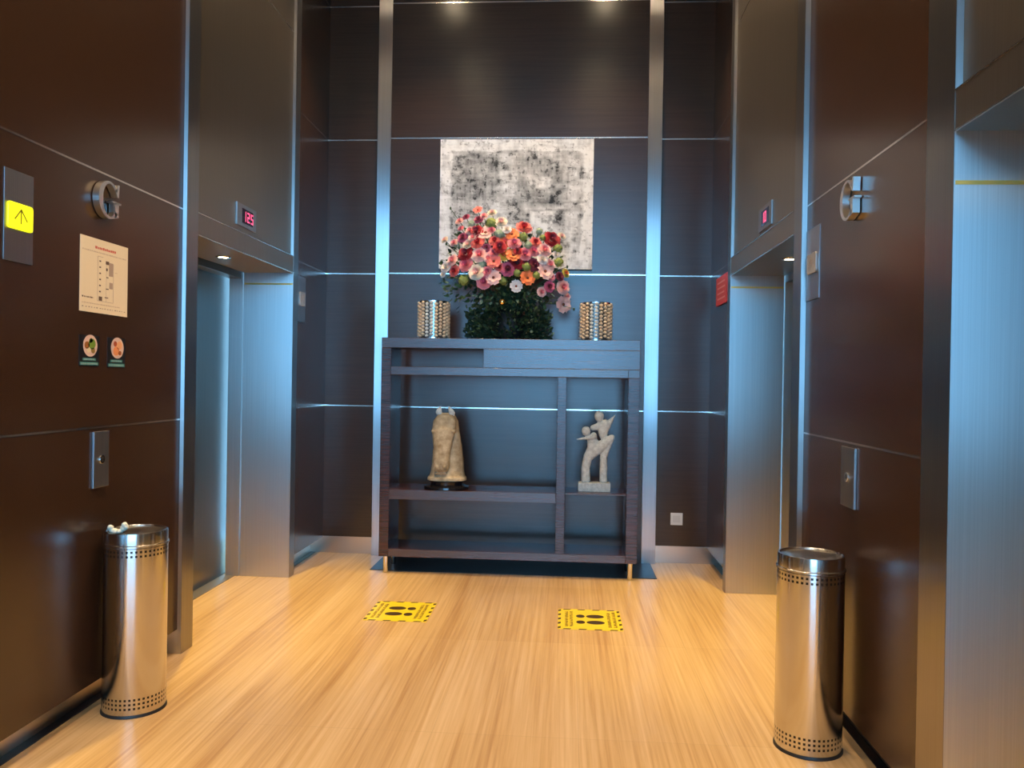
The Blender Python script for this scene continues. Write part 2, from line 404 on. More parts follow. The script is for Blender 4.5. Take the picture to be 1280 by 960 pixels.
sm = fbm(nx, ny, 26, 22, 40, 5); st1 = fbm(nx, ny, 9, 60, 50, 4); st2 = fbm(nx, ny, 70, 8, 60, 4); big = fbm(nx, ny, 6, 5, 70, 3)
val = g0+(sm-.5)*.62+(st1-.5)*.30+(st2-.5)*.25+(big-.5)*.15
val = np.where((sm < .36) & (g0 < .85), val-.16, val)
val = np.where(fbm(nx, ny, 60, 50, 80, 3) < .30, val-.26, val)
val = np.clip(val, .05, .92)
warm = fbm(nx, ny, 8, 7, 30, 3)[..., None]
lin = (val**1.35)[..., None]
col = lin*(np.array([1.0, .975, .955])*warm+np.array([.95, .97, 1.0])*(1-warm))
pt = empty('painting', (-.431, YM-.045, 2.869)); tag(pt, 'large square abstract painting in white and grey on the dark back wall', 'painting')
q = MB(); q.box((-PW/2, .001, -PH/2), (PW/2, .0445, PH/2), plain('canvas_edge', (.66,.65,.62), .7)); q.build('canvas', pt)
paint_grid('painted_surface', PW, PH, nx, ny, col, pt, M['painted'])

# ------------------------------------------------------------------ flower arrangement
def petal_mat(name, c, edge=None):
    w = N(name); p = w.p; tc = w.n('ShaderNodeTexCoord'); oi = w.n('ShaderNodeObjectInfo')
    nz = w.n('ShaderNodeTexNoise', i_Scale=60.0, i_Detail=2.0); w.l(tc.outputs['Object'], nz.inputs['Vector'])
    rp = w.n('ShaderNodeValToRGB'); w.l(nz.outputs['Fac'], rp.inputs['Fac']); e = rp.color_ramp.elements
    e2 = edge or tuple(min(1, q*1.25+.03) for q in c)
    e[0].position = .35; e[0].color = (*c, 1); e[1].position = .65; e[1].color = (*e2, 1)
    w.l(rp.outputs[0], p.inputs['Base Color']); p.inputs['Roughness'].default_value = .6; p.inputs['Subsurface Weight'].default_value = .0
    return w.m
PC = {'red': (.42,.010,.020), 'coral': (.80,.16,.13), 'orange': (.85,.19,.045), 'pink': (.82,.24,.26), 'pale': (.90,.50,.44),
      'magenta': (.55,.10,.18), 'cream': (.86,.68,.52), 'yellow': (.68,.52,.08), 'olive': (.26,.30,.06), 'sage': (.30,.38,.26), 'white': (.88,.72,.66), 'burgundy': (.22,.02,.04)}
PM = {k: petal_mat('petal_'+k, v) for k, v in PC.items()}
M['stamen'] = plain('stamen', (.22,.05,.02), .7); M['stamen_y'] = plain('stamen_yellow', (.70,.45,.06), .7)
def petal(mb, ang, r0, r1, lift0, lift1, width, m, curl=.25):
    """a cupped petal from radius r0 to r1, rising from lift0 to lift1 (axis +z is the flower's face)"""
    nu, nv = 5, 5; vs = []; fs = []
    for j in range(nv):
        t = j/(nv-1); r = r0+(r1-r0)*t; h = lift0+(lift1-lift0)*t**1.3-curl*(r1-r0)*max(0, t-.65)**2*6
        wd = width*math.sin(PI*(.18+.64*t))*(1 if t < .9 else .85)
        for i in range(nu):
            s = (i/(nu-1)-.5)*2; a = ang+s*wd
            rr = r*(1+.10*s*s*t); hh = h+abs(s)**2*.12*(r1)*t
            vs.append((rr*math.cos(a), rr*math.sin(a), hh))
    for j in range(nv-1):
        for i in range(nu-1): a = j*nu+i; fs.append((a, a+1, a+nu+1, a+nu))
    mb.add(vs, fs, m)
DEEP = {'pale': 'pink', 'pink': 'magenta', 'coral': 'red', 'orange': 'coral', 'red': 'burgundy', 'magenta': 'burgundy', 'cream': 'pale', 'white': 'cream', 'yellow': 'orange'}
def rose_mesh(m, rnd):
    hearts = PM.get(DEEP.get(m.name.replace('petal_', ''), ''), m)  # darker hearts: natural deep centre plus painted inner shading
    mb = MB()
    mb.ball((0,0,.30), (.16,.16,.26), hearts, 8, 6)
    for ring, (n, r1, l1, w) in enumerate(((3,.24,.66,1.2), (4,.40,.66,1.1), (5,.60,.58,.95), (6,.80,.44,.85), (7,1.0,.22,.78))):
        for k in range(n): petal(mb, 2*PI*k/n+ring*.6+rnd.uniform(-.1,.1), .06+.05*ring, r1, .02, l1, w, hearts if ring < 2 else m)
    return mb
def open_mesh(m, rnd, stam='stamen'):
    mb = MB()
    for ring, (n, r1, l1, w) in enumerate(((5,.64,.40,.72), (6,1.0,.26,.70))):
        for k in range(n): petal(mb, 2*PI*k/n+ring*.5+rnd.uniform(-.08,.08), .08, r1, .03, l1, w, m)
    mb.ball((0,0,.14), (.19,.19,.12), M[stam], 8, 6)
    return mb
def cluster_mesh(m, rnd):
    mb = MB()
    for _ in range(34):
        d = Vector((rnd.gauss(0,1), rnd.gauss(0,1), rnd.gauss(.5,1))).normalized(); c = d*.72
        a = d.orthogonal().normalized(); b = d.cross(a)
        for k in range(4):
            t = PI/2*k+rnd.random(); e = a*math.cos(t)+b*math.sin(t); g2 = d.cross(e)
            mb.add([c, c+e*.16+g2*.12+d*.05, c+e*.32+d*.02, c+e*.16-g2*.12+d*.05], [(0,1,2,3)], m)
    mb.ball((0,0,0), .62, m, 10, 7)
    return mb
arr = empty('flower_arrangement', (-.43, 6.15, 1.755)); tag(arr, 'large arrangement of red, pink and orange roses over dark greenery on the shelf top', 'flowers')
AX, AY, AZ = arr.location
FLW = [(355,105,32,'coral','o'),(262,165,26,'magenta','r'),(375,205,34,'magenta','r'),(480,240,48,'olive','c'),(560,235,40,'cream','r'),(210,200,30,'pale','r'),(440,320,55,'pale','o'),
(365,312,48,'red','r'),(255,355,38,'magenta','r'),(650,335,44,'orange','o'),(740,275,52,'coral','r'),(960,360,58,'red','r'),(835,395,38,'coral','r'),(595,400,44,'orange','r'),
(515,390,38,'coral','r'),(670,412,44,'pink','r'),(380,402,46,'coral','r'),(300,412,36,'cream','r'),(285,485,52,'red','r'),(400,500,52,'pale','r'),(450,445,32,'magenta','r'),
(560,445,44,'red','r'),(520,487,42,'pink','r'),(515,556,46,'coral','o'),(590,502,42,'yellow','r'),(665,505,46,'orange','o'),(755,495,44,'pink','r'),(820,465,40,'pink','r'),
(905,455,48,'pale','r'),(1010,430,42,'olive','c'),(180,540,40,'pale','r'),(125,590,38,'white','r'),(195,622,38,'coral','r'),(290,575,50,'pink','r'),(695,560,52,'red','r'),
(830,575,46,'burgundy','r'),(770,592,38,'olive','c'),(625,615,48,'magenta','r'),(465,635,36,'pink','r'),(380,640,52,'cream','r'),(440,712,50,'pink','r'),(515,682,48,'pale','o'),
(780,680,48,'orange','o'),(690,742,40,'white','o'),(915,622,55,'pale','o'),(950,565,38,'pale','r'),(893,530,36,'white','r'),(1020,540,42,'olive','c'),(1075,622,30,'yellow','r'),
(950,740,36,'magenta','r'),(1055,735,48,'pale','r'),(890,780,32,'pale','r'),(1060,862,54,'pale','o'),(270,692,46,'olive','c'),(550,335,42,'sage','c'),(320,240,36,'sage','c'),
(470,125,32,'cream','r'),(90,350,26,'cream','r'),(180,390,30,'pale','r'),(98,645,22,'white','r'),(1040,312,28,'cream','r'),(860,300,32,'sage','c'),(415,172,28,'pale','r'),
(312,300,32,'pale','r'),(1090,800,26,'pale','r'),(232,272,22,'pink','r'),(1030,652,30,'burgundy','r'),(700,640,34,'olive','c'),(590,700,36,'olive','c'),(850,655,34,'olive','c'),
(610,300,30,'white','r'),(780,420,34,'sage','c'),(740,350,38,'olive','c'),(470,530,30,'pale','r'),(420,580,34,'sage','c'),(340,360,30,'pale','r'),(700,470,30,'red','r'),(1000,480,26,'white','r'),(960,660,30,'pink','r'),(330,650,28,'olive','c'),(560,600,30,'coral','r'),(740,545,30,'red','r'),(485,300,26,'pink','r'),(890,350,26,'olive','c')]
tmpl = {}
rnd = random.Random(3)
stems = MB(); STM = plain('stem_green', (.05,.09,.03), .6)
for (X, Y, R, c, ty) in FLW:
    px, py = 540+X*.15625, 250+Y*.15625
    x = -.43+(px-640)*.00597; z = 2.24-(py-350)*.00600          # layout of the bunch, metres
    cx, cz = -.50, 2.27
    d2 = ((x-cx)/.50)**2+((z-cz)/.46)**2
    y = 6.16-.22*math.sqrt(max(0, 1-d2))+rnd.uniform(-.02,.02)
    key = (c, ty)
    if key not in tmpl:
        m = PM[c]; mb = {'r': rose_mesh, 'o': open_mesh, 'c': cluster_mesh}[ty](m, rnd)
        tmpl[key] = mb.build({'r': 'rose', 'o': 'open_flower', 'c': 'blossom_cluster'}[ty], arr, smooth=True); o = tmpl[key]
    else:
        o = tmpl[key].copy(); C.objects.link(o); o.parent = arr
    nrm = Vector(((x-cx)*1.0, -.55-.3*rnd.random(), (z-cz)*1.0+.18)).normalized()
    o.rotation_euler = (nrm.to_track_quat('Z', 'Y') @ Matrix.Rotation(rnd.uniform(0, 6.28), 4, 'Z').to_quaternion()).to_euler()
    s = R*.15625*.00600*1.24; o.scale = (s, s, s); o.location = (x-AX, y-AY, z-AZ)
    b = Vector((-.45+rnd.uniform(-.08,.08)-AX, 6.15-AY, 2.0-AZ)); e = Vector((x-AX, y-AY, z-AZ))-nrm*s*.1
    stems.tube([b, b.lerp(e, .5)+Vector((0,.02,.03)), e], .003, STM, 5)
# bare twigs reaching out at the sides
for (X, Y) in ((130,90),(60,640),(880,270),(1150,900),(100,380),(1090,560)):
    px, py = 540+X*.15625, 250+Y*.15625
    e = Vector((-.43+(px-640)*.00597-AX, .0, 2.24-(py-350)*.006-AZ)); b = Vector((-.05, 0, .3))
    stems.tube([b, b.lerp(e, .6)+Vector((0,0,.04)), e], .0025, STM, 5); stems.ball(e, (.008,.008,.013), STM, 6, 5)
stems.build('stem', arr, smooth=True)['kind'] = 'stuff'
def leaf_mat(name, a, b):
    return petal_mat(name, a, b)
LG = leaf_mat('leaf_dark', (.010,.028,.014), (.030,.065,.030)); LG2 = leaf_mat('leaf_mid', (.04,.085,.025), (.11,.17,.06)); LG3 = leaf_mat('leaf_pale', (.24,.30,.14), (.42,.44,.28))
def leaf(mb, c, d, L, Wd, m, roll):
    d = d.normalized(); a = d.orthogonal().normalized(); a = Matrix.Rotation(roll, 3, d) @ a; n_ = d.cross(a)
    p = [c, c+d*L*.35+a*Wd+n_*L*.06, c+d*L*.72+a*Wd*.75, c+d*L-n_*L*.12, c+d*L*.72-a*Wd*.75, c+d*L*.35-a*Wd+n_*L*.06, c+d*L*.5-n_*L*.05]
    mb.add(p, [(0,1,6,5),(1,2,6),(2,3,6),(3,4,6),(4,5,6)], m)
mb = MB(); rl = random.Random(9)
for i in range(1900):
    while True:
        a, b, c = rl.uniform(-1,1), rl.uniform(-1,1), rl.uniform(0,1)
        if a*a*(1-.15*c)+b*b < 1 and a*a+b*b > .2: break
    x = -.445-AX+a*.315*(1+.04*math.sin(c*7)); y = b*.155; z = .005+c*.27*(1-.25*abs(a))
    d = Vector((a*.8+rl.uniform(-.6,.6), b-.35+rl.uniform(-.5,.5), rl.uniform(-.35,.9)))
    leaf(mb, Vector((x, y, z)), d, rl.uniform(.025,.045), rl.uniform(.008,.014), LG if rl.random() < .82 else (LG2 if rl.random() < .75 else LG3), rl.uniform(0, 6.28))
mb.build('greenery', arr)['kind'] = 'stuff'
mb = MB()
for i in range(620):
    a = rl.uniform(0, 2*PI); r = math.sqrt(rl.random())
    x = -.50+r*.47*math.cos(a); z = 2.27+r*.40*math.sin(a)
    if z < 1.98 or (z > 2.55 and x > -.55) or (z > 2.42 and x > -.2): continue
    y = 6.18-.17*math.sqrt(max(0, 1-r*r))+rl.uniform(-.03,.03)
    d = Vector((math.cos(a)*r+rl.uniform(-.6,.6), -.6, math.sin(a)*r+rl.uniform(-.6,.6)))
    q_ = rl.random(); leaf(mb, Vector((x-AX, y-AY, z-AZ)), d, rl.uniform(.03,.055), rl.uniform(.009,.016), LG if q_ < .3 else LG2 if q_ < .75 else LG3, rl.uniform(0, 6.28))
for i in range(420):
    t = rl.random(); x = -.44+rl.gauss(0, .13+.08*t); z = 1.98+t*.16; y = 6.12+rl.uniform(-.10,.06)
    if abs(x+.44) > .34: continue
    leaf(mb, Vector((x-AX, y-AY, z-AZ)), Vector((rl.uniform(-1,1), -.5, rl.uniform(-.6,1))), rl.uniform(.03,.055), rl.uniform(.010,.016), LG if rl.random() < .75 else LG2, rl.uniform(0, 6.28))
mb.build('leaf_spray', arr)['kind'] = 'stuff'
q = MB(); q.lathe([(.09,0),(.11,.02),(.125,.12),(.10,.20),(.07,.26),(.075,.29)], M['black'], 32, 0, 0); q.build('vase', arr, (-.015, .03, 0), smooth=True)
q = MB(); q.ball((0,0,0), .026, M['gold'], 20, 14); q.build('gold_ornament', arr, (-.055, -.17, .275), smooth=True)

# ------------------------------------------------------------------ beaded candle holders
M['bead'] = plain('champagne_bead', (.84,.66,.46), .16, .25, spec=.9); M['bead_clear'] = plain('clear_bead', (.86,.92,.92), .1, .4, spec=.9)
M['holder_glass'] = plain('mercury_glass', (.30,.30,.29), .25, .9)
hd = empty('beaded_candle_holder', (-1.016, 6.12, 1.755)); tag(hd, 'round candle holder of beaded strands on the shelf top left of the flowers', 'candle holder', 'beaded candle holders')
HR, HH = .118, .285
q = MB(); q.lathe([(HR-.018, .004), (HR-.018, HH-.02), (HR-.023, HH-.02), (HR-.023, .012), (.001, .012)], M['holder_glass'], 40, cap=False); q.build('glass_cup', hd, smooth=True)
q = MB(); q.lathe([(HR-.02, 0), (HR, 0), (HR, .008), (HR-.02, .008), (HR-.02, 0)], M['chrome'], 40, cap=False); q.build('base_ring', hd, smooth=True)
q = MB(); q.lathe([(HR-.022, HH-.012), (HR-.004, HH-.012), (HR-.004, HH), (HR-.022, HH), (HR-.022, HH-.012)], M['chrome'], 40, cap=False); q.build('rim', hd, smooth=True)
nb = 20
for mname in ('bead', 'bead_clear'):
    q = MB()
    for j in range(10): q.ball((0, 0, .020+.0265*j), (.0150, .0150, .0125), M[mname], 8, 6)
    q.tube([(0,0,.005),(0,0,HH-.012)], .002, M['chrome'], 5)
    base = q.build('bead_strand', hd, smooth=True); first = True
    for i in range(nb):
        if ((i in (14, 15, 5, 10)) != (mname == 'bead_clear')): continue
        if first: o = base; first = False
        else: o = base.copy(); C.objects.link(o); o.parent = hd
        a = 2*PI*i/nb; o.location = ((HR-.006)*math.cos(a), (HR-.006)*math.sin(a), .012*(i % 2))
h2 = copy_tree(hd); h2.location = (.211, 6.12, 1.755); tag(h2, 'round candle holder of beaded strands on the shelf top right of the flowers')

# ------------------------------------------------------------------ sculptures
def remesh(o, vox, it=6):
    r = o.modifiers.new('remesh', 'REMESH'); r.mode = 'VOXEL'; r.voxel_size = vox; r.use_smooth_shade = True
    s = o.modifiers.new('smooth', 'SMOOTH'); s.factor = .5; s.iterations = it
def loft(mb, rings, m, n=20, p=2.4):
    vs = []; fs = []
    for (cx, cy, z, rx, ry) in rings:
        for i in range(n):
            a = 2*PI*i/n; c, s = math.cos(a), math.sin(a)
            vs.append((cx+rx*abs(c)**(2/p)*(1 if c >= 0 else -1), cy+ry*abs(s)**(2/p)*(1 if s >= 0 else -1), z))
    for j in range(len(rings)-1):
        for i in range(n): i2 = (i+1) % n; fs.append((j*n+i, j*n+i2, (j+1)*n+i2, (j+1)*n+i))
    fs.append(tuple(range(n-1,-1,-1))); fs.append(tuple((len(rings)-1)*n+i for i in range(n)))
    mb.add(vs, fs, m)
ho = empty('horse_head_sculpture', (-.885, 6.10, .627)); tag(ho, 'tan stone horse head sculpture on a black round base in the shelf', 'sculpture')
k_ = .000815
def hx(X): return (X-232)*k_
def hz(Y): return (900-Y)*k_
S = M['horse_stone']; q = MB()
loft(q, [(hx(222),0,hz(822),.142,.115),(hx(224),0,hz(800),.140,.112),(hx(226),.01,hz(740),.126,.102),(hx(226),.015,hz(650),.120,.095),(hx(222),.02,hz(500),.108,.085),(hx(212),.02,hz(380),.098,.08),(hx(206),.015,hz(280),.092,.075),(hx(203),.01,hz(225),.070,.06),(hx(203),.01,hz(200),.040,.04)], S, 28, 2.3)
# long face hanging down in front, tapering to the muzzle
loft(q, [(hx(188),-.105,hz(735),.040,.022),(hx(188),-.105,hz(715),.056,.040),(hx(188),-.100,hz(660),.060,.046),(hx(188),-.088,hz(560),.062,.046),(hx(192),-.075,hz(450),.076,.050),(hx(198),-.062,hz(350),.090,.055),(hx(203),-.045,hz(270),.086,.050),(hx(205),-.03,hz(215),.055,.04)], S, 24, 2.2)
loft(q, [(hx(225),-.004,hz(822),.150,.122),(hx(225),-.004,hz(795),.147,.119),(hx(225),0,hz(775),.130,.106)], S, 28, 2.2)   # collar ridge
for sx in (-1, 1): q.ball((hx(200)+sx*.078, -.085, hz(365)), (.016,.020,.014), S, 10, 8); q.ball((hx(188)+sx*.030, -.142, hz(690)), (.012,.010,.016), S, 10, 8)
q.box((hx(120), -.125, hz(752)), (hx(240), -.08, hz(742)), S)
o = q.build('horse_head', ho); remesh(o, .005, 1)
S2 = M['pale_stone']
for (bx_, tx_, s_) in ((150, 158, -1), (262, 232, 1)):
    e = MB(); b0 = Vector((hx(bx_), -.02, hz(232))); t0 = Vector((hx(tx_), -.03, hz(138)))
    rr = []
    for i in range(9):
        t = i/8; c = b0.lerp(t0, t)+Vector((s_*.010*math.sin(PI*t), 0, 0)); w_ = .024*math.sin(PI*(.22+.76*t))
        rr.append((c.x, c.y, c.z, max(w_, .003), max(w_*.6, .003)))
    loft(e, rr, S2, 14, 2)
    eo = e.build('ear', ho, smooth=True); eo['label'] = 'paler stone ear'
q = MB(); q.lathe([(.165,0),(.170,.006),(.168,.020),(.140,.028),(.120,.034),(.122,.058),(.136,.064)], plain('black_lacquer', (.012,.011,.012), .15), 48); q.build('base', ho, (-.01, 0, 0), smooth=True)

cp = empty('embracing_couple_sculpture', (.217, 6.12, .630)); tag(cp, 'pale grey stone sculpture of two stylised figures on a block in the right shelf bay', 'sculpture')
k2 = .000790
def P2(X, Y): return ((X-250)*k2, (870-Y)*k2)
q = MB()
def limb(pts, yy=0, dep=.7):
    """pts: (X, Y, r) in plan units of the front view"""
    n = 16
    for i in range(len(pts)-1):
        a, b = pts[i], pts[i+1]; st_ = 6
        for j in range(st_+1):
            t = j/st_; X = a[0]+(b[0]-a[0])*t; Y = a[1]+(b[1]-a[1])*t; r = (a[2]+(b[2]-a[2])*t)*k2
            x, z = P2(X, Y); q.ball((x, yy, z), (r, r*dep+.004, r), M['pale_stone'], n, 10)
limb([(172,765,44),(168,650,42),(190,540,44),(225,470,48),(250,420,48)])            # standing leg and hips of the left figure
limb([(190,560,36),(270,470,58),(340,420,48),(405,365,34),(418,352,22)])             # long robe sweeping to the right knee
limb([(415,375,20),(375,460,26),(335,545,34),(338,650,38),(338,765,38)])              # right leg back to the block
limb([(225,440,46),(225,385,50),(240,340,30)], -.005)                                 # torso of the left figure
limb([(250,350,20),(180,365,16),(85,379,8)], -.03, .9)                                # arm held out
limb([(330,350,34),(330,300,50),(320,250,46)], .015)                                  # torso of the right figure
limb([(230,270,26),(290,255,38),(350,230,40)], .01); limb([(345,280,42),(385,220,28),(442,142,5)], .015)   # shoulders and raised arm
limb([(292,215,20),(292,190,20)], .01)
x, z = P2(166, 300); q.ball((x, -.02, z), (.034,.032,.036), M['pale_stone'], 18, 12); x, z = P2(185, 335); q.ball((x, -.015, z), (.016,.016,.02), M['pale_stone'])
x, z = P2(290, 158); q.ball((x, .01, z), (.036,.034,.044), M['pale_stone'], 18, 12)
o = q.build('figures', cp); remesh(o, .0045, 3)
bx('block', (P2(100,0)[0], -.05, 0), (P2(402,0)[0], .05, .066), M['pale_stone'], cp, .003)

# ------------------------------------------------------------------ litter bins
def bin_body_mat():
    w = N('perforated_steel'); p = w.p; tc = w.n('ShaderNodeTexCoord'); sx = w.n('ShaderNodeSeparateXYZ'); w.l(tc.outputs['Object'], sx.inputs[0])
    ang = w.math('ARCTAN2', sx.outputs[1], sx.outputs[0])
    fu = w.math('ABSOLUTE', w.math('SUBTRACT', w.math('FRACT', w.math('MULTIPLY', ang, 44/(2*PI))), .5))
    du = w.math('MULTIPLY', fu, 2*PI*.13/44)
    def rows(z0, pitch, n):
        t = w.math('DIVIDE', w.math('SUBTRACT', sx.outputs[2], z0), pitch)
        dv = w.math('MULTIPLY', w.math('ABSOLUTE', w.math('SUBTRACT', w.math('FRACT', t), .5)), pitch)
        inr = w.math('MULTIPLY', w.math('GREATER_THAN', t, 0), w.math('LESS_THAN', t, n))
        hole = w.math('MULTIPLY', w.math('LESS_THAN', du, .0047), w.math('LESS_THAN', dv, .0047))
        return w.math('MULTIPLY', hole, inr)
    h = w.math('MAXIMUM', rows(.672, .0185, 2), rows(.030, .0185, 3))
    mx = w.n('ShaderNodeMix', data_type='RGBA'); w.l(h, mx.inputs[0]); mx.inputs[6].default_value = (.64,.62,.60,1); mx.inputs[7].default_value = (.01,.01,.01,1)
    w.l(mx.outputs[2], p.inputs['Base Color']); w.l(w.math('SUBTRACT', 1.0, h), p.inputs['Metallic'])
    p.inputs['Roughness'].default_value = .17; p.inputs['Anisotropic'].default_value = .8
    cv = w.n('ShaderNodeCombineXYZ'); cv.inputs[2].default_value = 1; w.l(cv.outputs[0], p.inputs['Tangent'])
    return w.m
M['perf'] = bin_body_mat()
BR = .129
lb = empty('litter_bin', (-1.858, 3.415, 0)); tag(lb, 'cylindrical brushed steel litter bin with a tissue on its lid, by the left wall', 'litter bin', 'steel litter bins')
q = MB(); q.lathe([(BR-.002, .008), (BR, .012), (BR, .712), (BR-.002, .714)], M['perf'], 96); q.build('body', lb, smooth=True)
q = MB(); q.lathe([(BR+.004, 0), (BR+.004, .006), (BR+.001, .012), (BR-.01, .012)], M['black'], 96); q.build('base_ring', lb, smooth=True)
q = MB(); q.lathe([(BR-.001, .714), (BR+.004, .717), (BR+.004, .724), (BR-.001, .727), (BR-.001, .770), (BR-.003, .776), (BR-.009, .777), (BR-.012, .773), (BR-.014, .764)], M['steel_can'], 96, cap=False); q.build('collar', lb, smooth=True)
q = MB(); q.lathe([(BR-.013, .769), (BR-.035, .764), (.045, .757), (.012, .756), (.001, .756)], M['chrome_brushed'] if 'chrome_brushed' in M else steel('spun_lid', (.62,.58,.52), .22, .6, 'h'), 96, cap=False); q.build('dish_lid', lb, smooth=True)
rb = copy_tree(lb); rb.location = (.990, 3.330, 0); tag(rb, 'tall cylindrical brushed steel litter bin with an empty lid, by the right wall')
rb.rotation_euler = (0, 0, .4)
q = MB(); w = plain('tissue_white', (.85,.80,.62), .8)
for (a, b, c, r) in ((-.036,0,.022,.013),(-.031,.002,.010,.012),(-.018,0,.005,.011),(-.004,.003,.004,.012),(.010,0,.008,.012),(.020,.002,.020,.014),(.026,0,.034,.013),(.028,.004,.026,.014),(-.020,.012,.008,.010),(.006,-.010,.007,.010)):
    q.ball((a, b, c), (r, r*.9, r), w, 10, 8)
ts = q.build('crumpled_tissue', None, (-1.905, 3.355, .770)); remesh(ts, .003, 1); ts.modifiers.remove(ts.modifiers['smooth'])
tx = bpy.data.textures.new('crumple', 'CLOUDS'); tx.noise_scale = .012
dm = ts.modifiers.new('crumple', 'DISPLACE'); dm.texture = tx; dm.strength = .006; dm.mid_level = .5
tag(ts, 'small crumpled off-white tissue lying on the lid of the left litter bin', 'tissue')

# ------------------------------------------------------------------ things on the side walls
# frame: U along the wall as read by a viewer, V up, W out of the wall
def wall_frame(side, y, z):
    if side < 0: return (XL, y, z), (0,1,0), (0,0,1), (1,0,0)
    return (XR, y, z), (0,-1,0), (0,0,1), (-1,0,0)
def rectp(a, b, c, d): return [(a,b),(c,b),(c,d),(a,d)]
def wthing(name, side, y, z, label, cat, group=None):
    r = empty(name, (XL if side < 0 else XR, y, z)); tag(r, label, cat, group); return r
def wfr(side): return ((0,0,0),)+wall_frame(side, 0, 0)[1:]
def wpart(name, r, side, shapes, bevel=0, smooth=False):
    q = MB()
    for (pts, d0, d1, m) in shapes: q.prism(pts, d0, d1, wfr(side), m)
    return q.build(name, r, bevel=bevel, smooth=smooth)
def rrect(w, h, r, n=5, cx=0, cy=0):
    pts = []
    for (sx, sy, a0) in ((1,-1,-PI/2),(1,1,0),(-1,1,PI/2),(-1,-1,PI)):
        for i in range(n+1):
            a = a0+PI/2*i/n; pts.append((cx+sx*(w/2-r)+r*math.cos(a), cy+sy*(h/2-r)+r*math.sin(a)))
    return pts
def circ(r, n=28, cx=0, cy=0, ry=None): return [(cx+r*math.cos(2*PI*i/n), cy+(ry or r)*math.sin(2*PI*i/n)) for i in range(n)]

# lift call plates
M['lit_yellow'] = plain('lit_yellow_button', (.8,.8,.02), .3, emit=(.93,1,.01), es=1.0)
M['arrow'] = plain('arrow_mark', (.30,.28,.02), .5)
M['button_glass'] = plain('clear_button', (.75,.70,.66), .12, .6, spec=.9)
M['arrow_grey'] = plain('arrow_grey', (.20,.18,.18), .4)
def arrow(w, h, t):  # up arrow as three bars
    return [rectp(-t/2, -h/2, t/2, h/2), [(0, h/2+t*.6), (-w/2, h/2-w/2), (-w/2+t*.7, h/2-w/2-t*.6), (0, h/2-t*.6)], [(0, h/2+t*.6), (0, h/2-t*.6), (w/2-t*.7, h/2-w/2-t*.6), (w/2, h/2-w/2)]]
def call_plate(side, y, z, w, h, bw, bh, lit, label):
    r = wthing('lift_call_plate', side, y, z, label, 'call button', 'lift call plates')
    wpart('plate', r, side, [(rectp(-w/2,-h/2,w/2,h/2), 0, .004, M['plate'])], .001)
    b = wpart('button', r, side, [(rrect(bw, bh, .012), .004, .012, M['lit_yellow'] if lit else M['button_glass'])], .002)
    b['label'] = 'lit yellow button with an up arrow' if lit else 'clear unlit button with an arrow'
    wpart('arrow_mark', b, side, [(p, .0122, .0128, M['arrow'] if lit else M['arrow_grey']) for p in arrow(bw*.55, bh*.55, .007)])
    return r
call_plate(-1, 2.826, 2.015, .158, .328, .135, .095, True, 'steel call plate with a glowing yellow up arrow at the left edge of the photo')
call_plate(-1, 5.98, 2.034, .175, .338, .115, .105, False, 'steel call plate with an unlit button just beyond the left elevator entrance')
call_plate(1, 3.888, 2.02, .195, .338, .135, .095, False, 'steel call plate with an unlit button on the right wall below the letter')
# key switch plates
def key_plate(side, y, z, w, h, label):
    r = wthing('key_switch_plate', side, y, z, label, 'key switch', 'key switch plates')
    wpart('plate', r, side, [(rectp(-w/2,-h/2,w/2,h/2), 0, .010, M['plate'])], .0015)
    c = wpart('lock', r, side, [(circ(.019), .010, .015, M['chrome'])], .001)
    wpart('keyhole', c, side, [(circ(.010, 20), .0151, .0156, M['black']), ([(0,.008),(.009,-.003),(.004,-.001),(0,.003),(-.004,-.001),(-.009,-.003)], .0156, .016, M['chrome'])])
key_plate(-1, 3.363, 1.083, .115, .240, 'narrow steel plate with a key switch on the left wall above the litter bin')
key_plate(1, 3.353, 1.083, .155, .240, 'narrow steel plate with a key switch on the right wall above the litter bin')

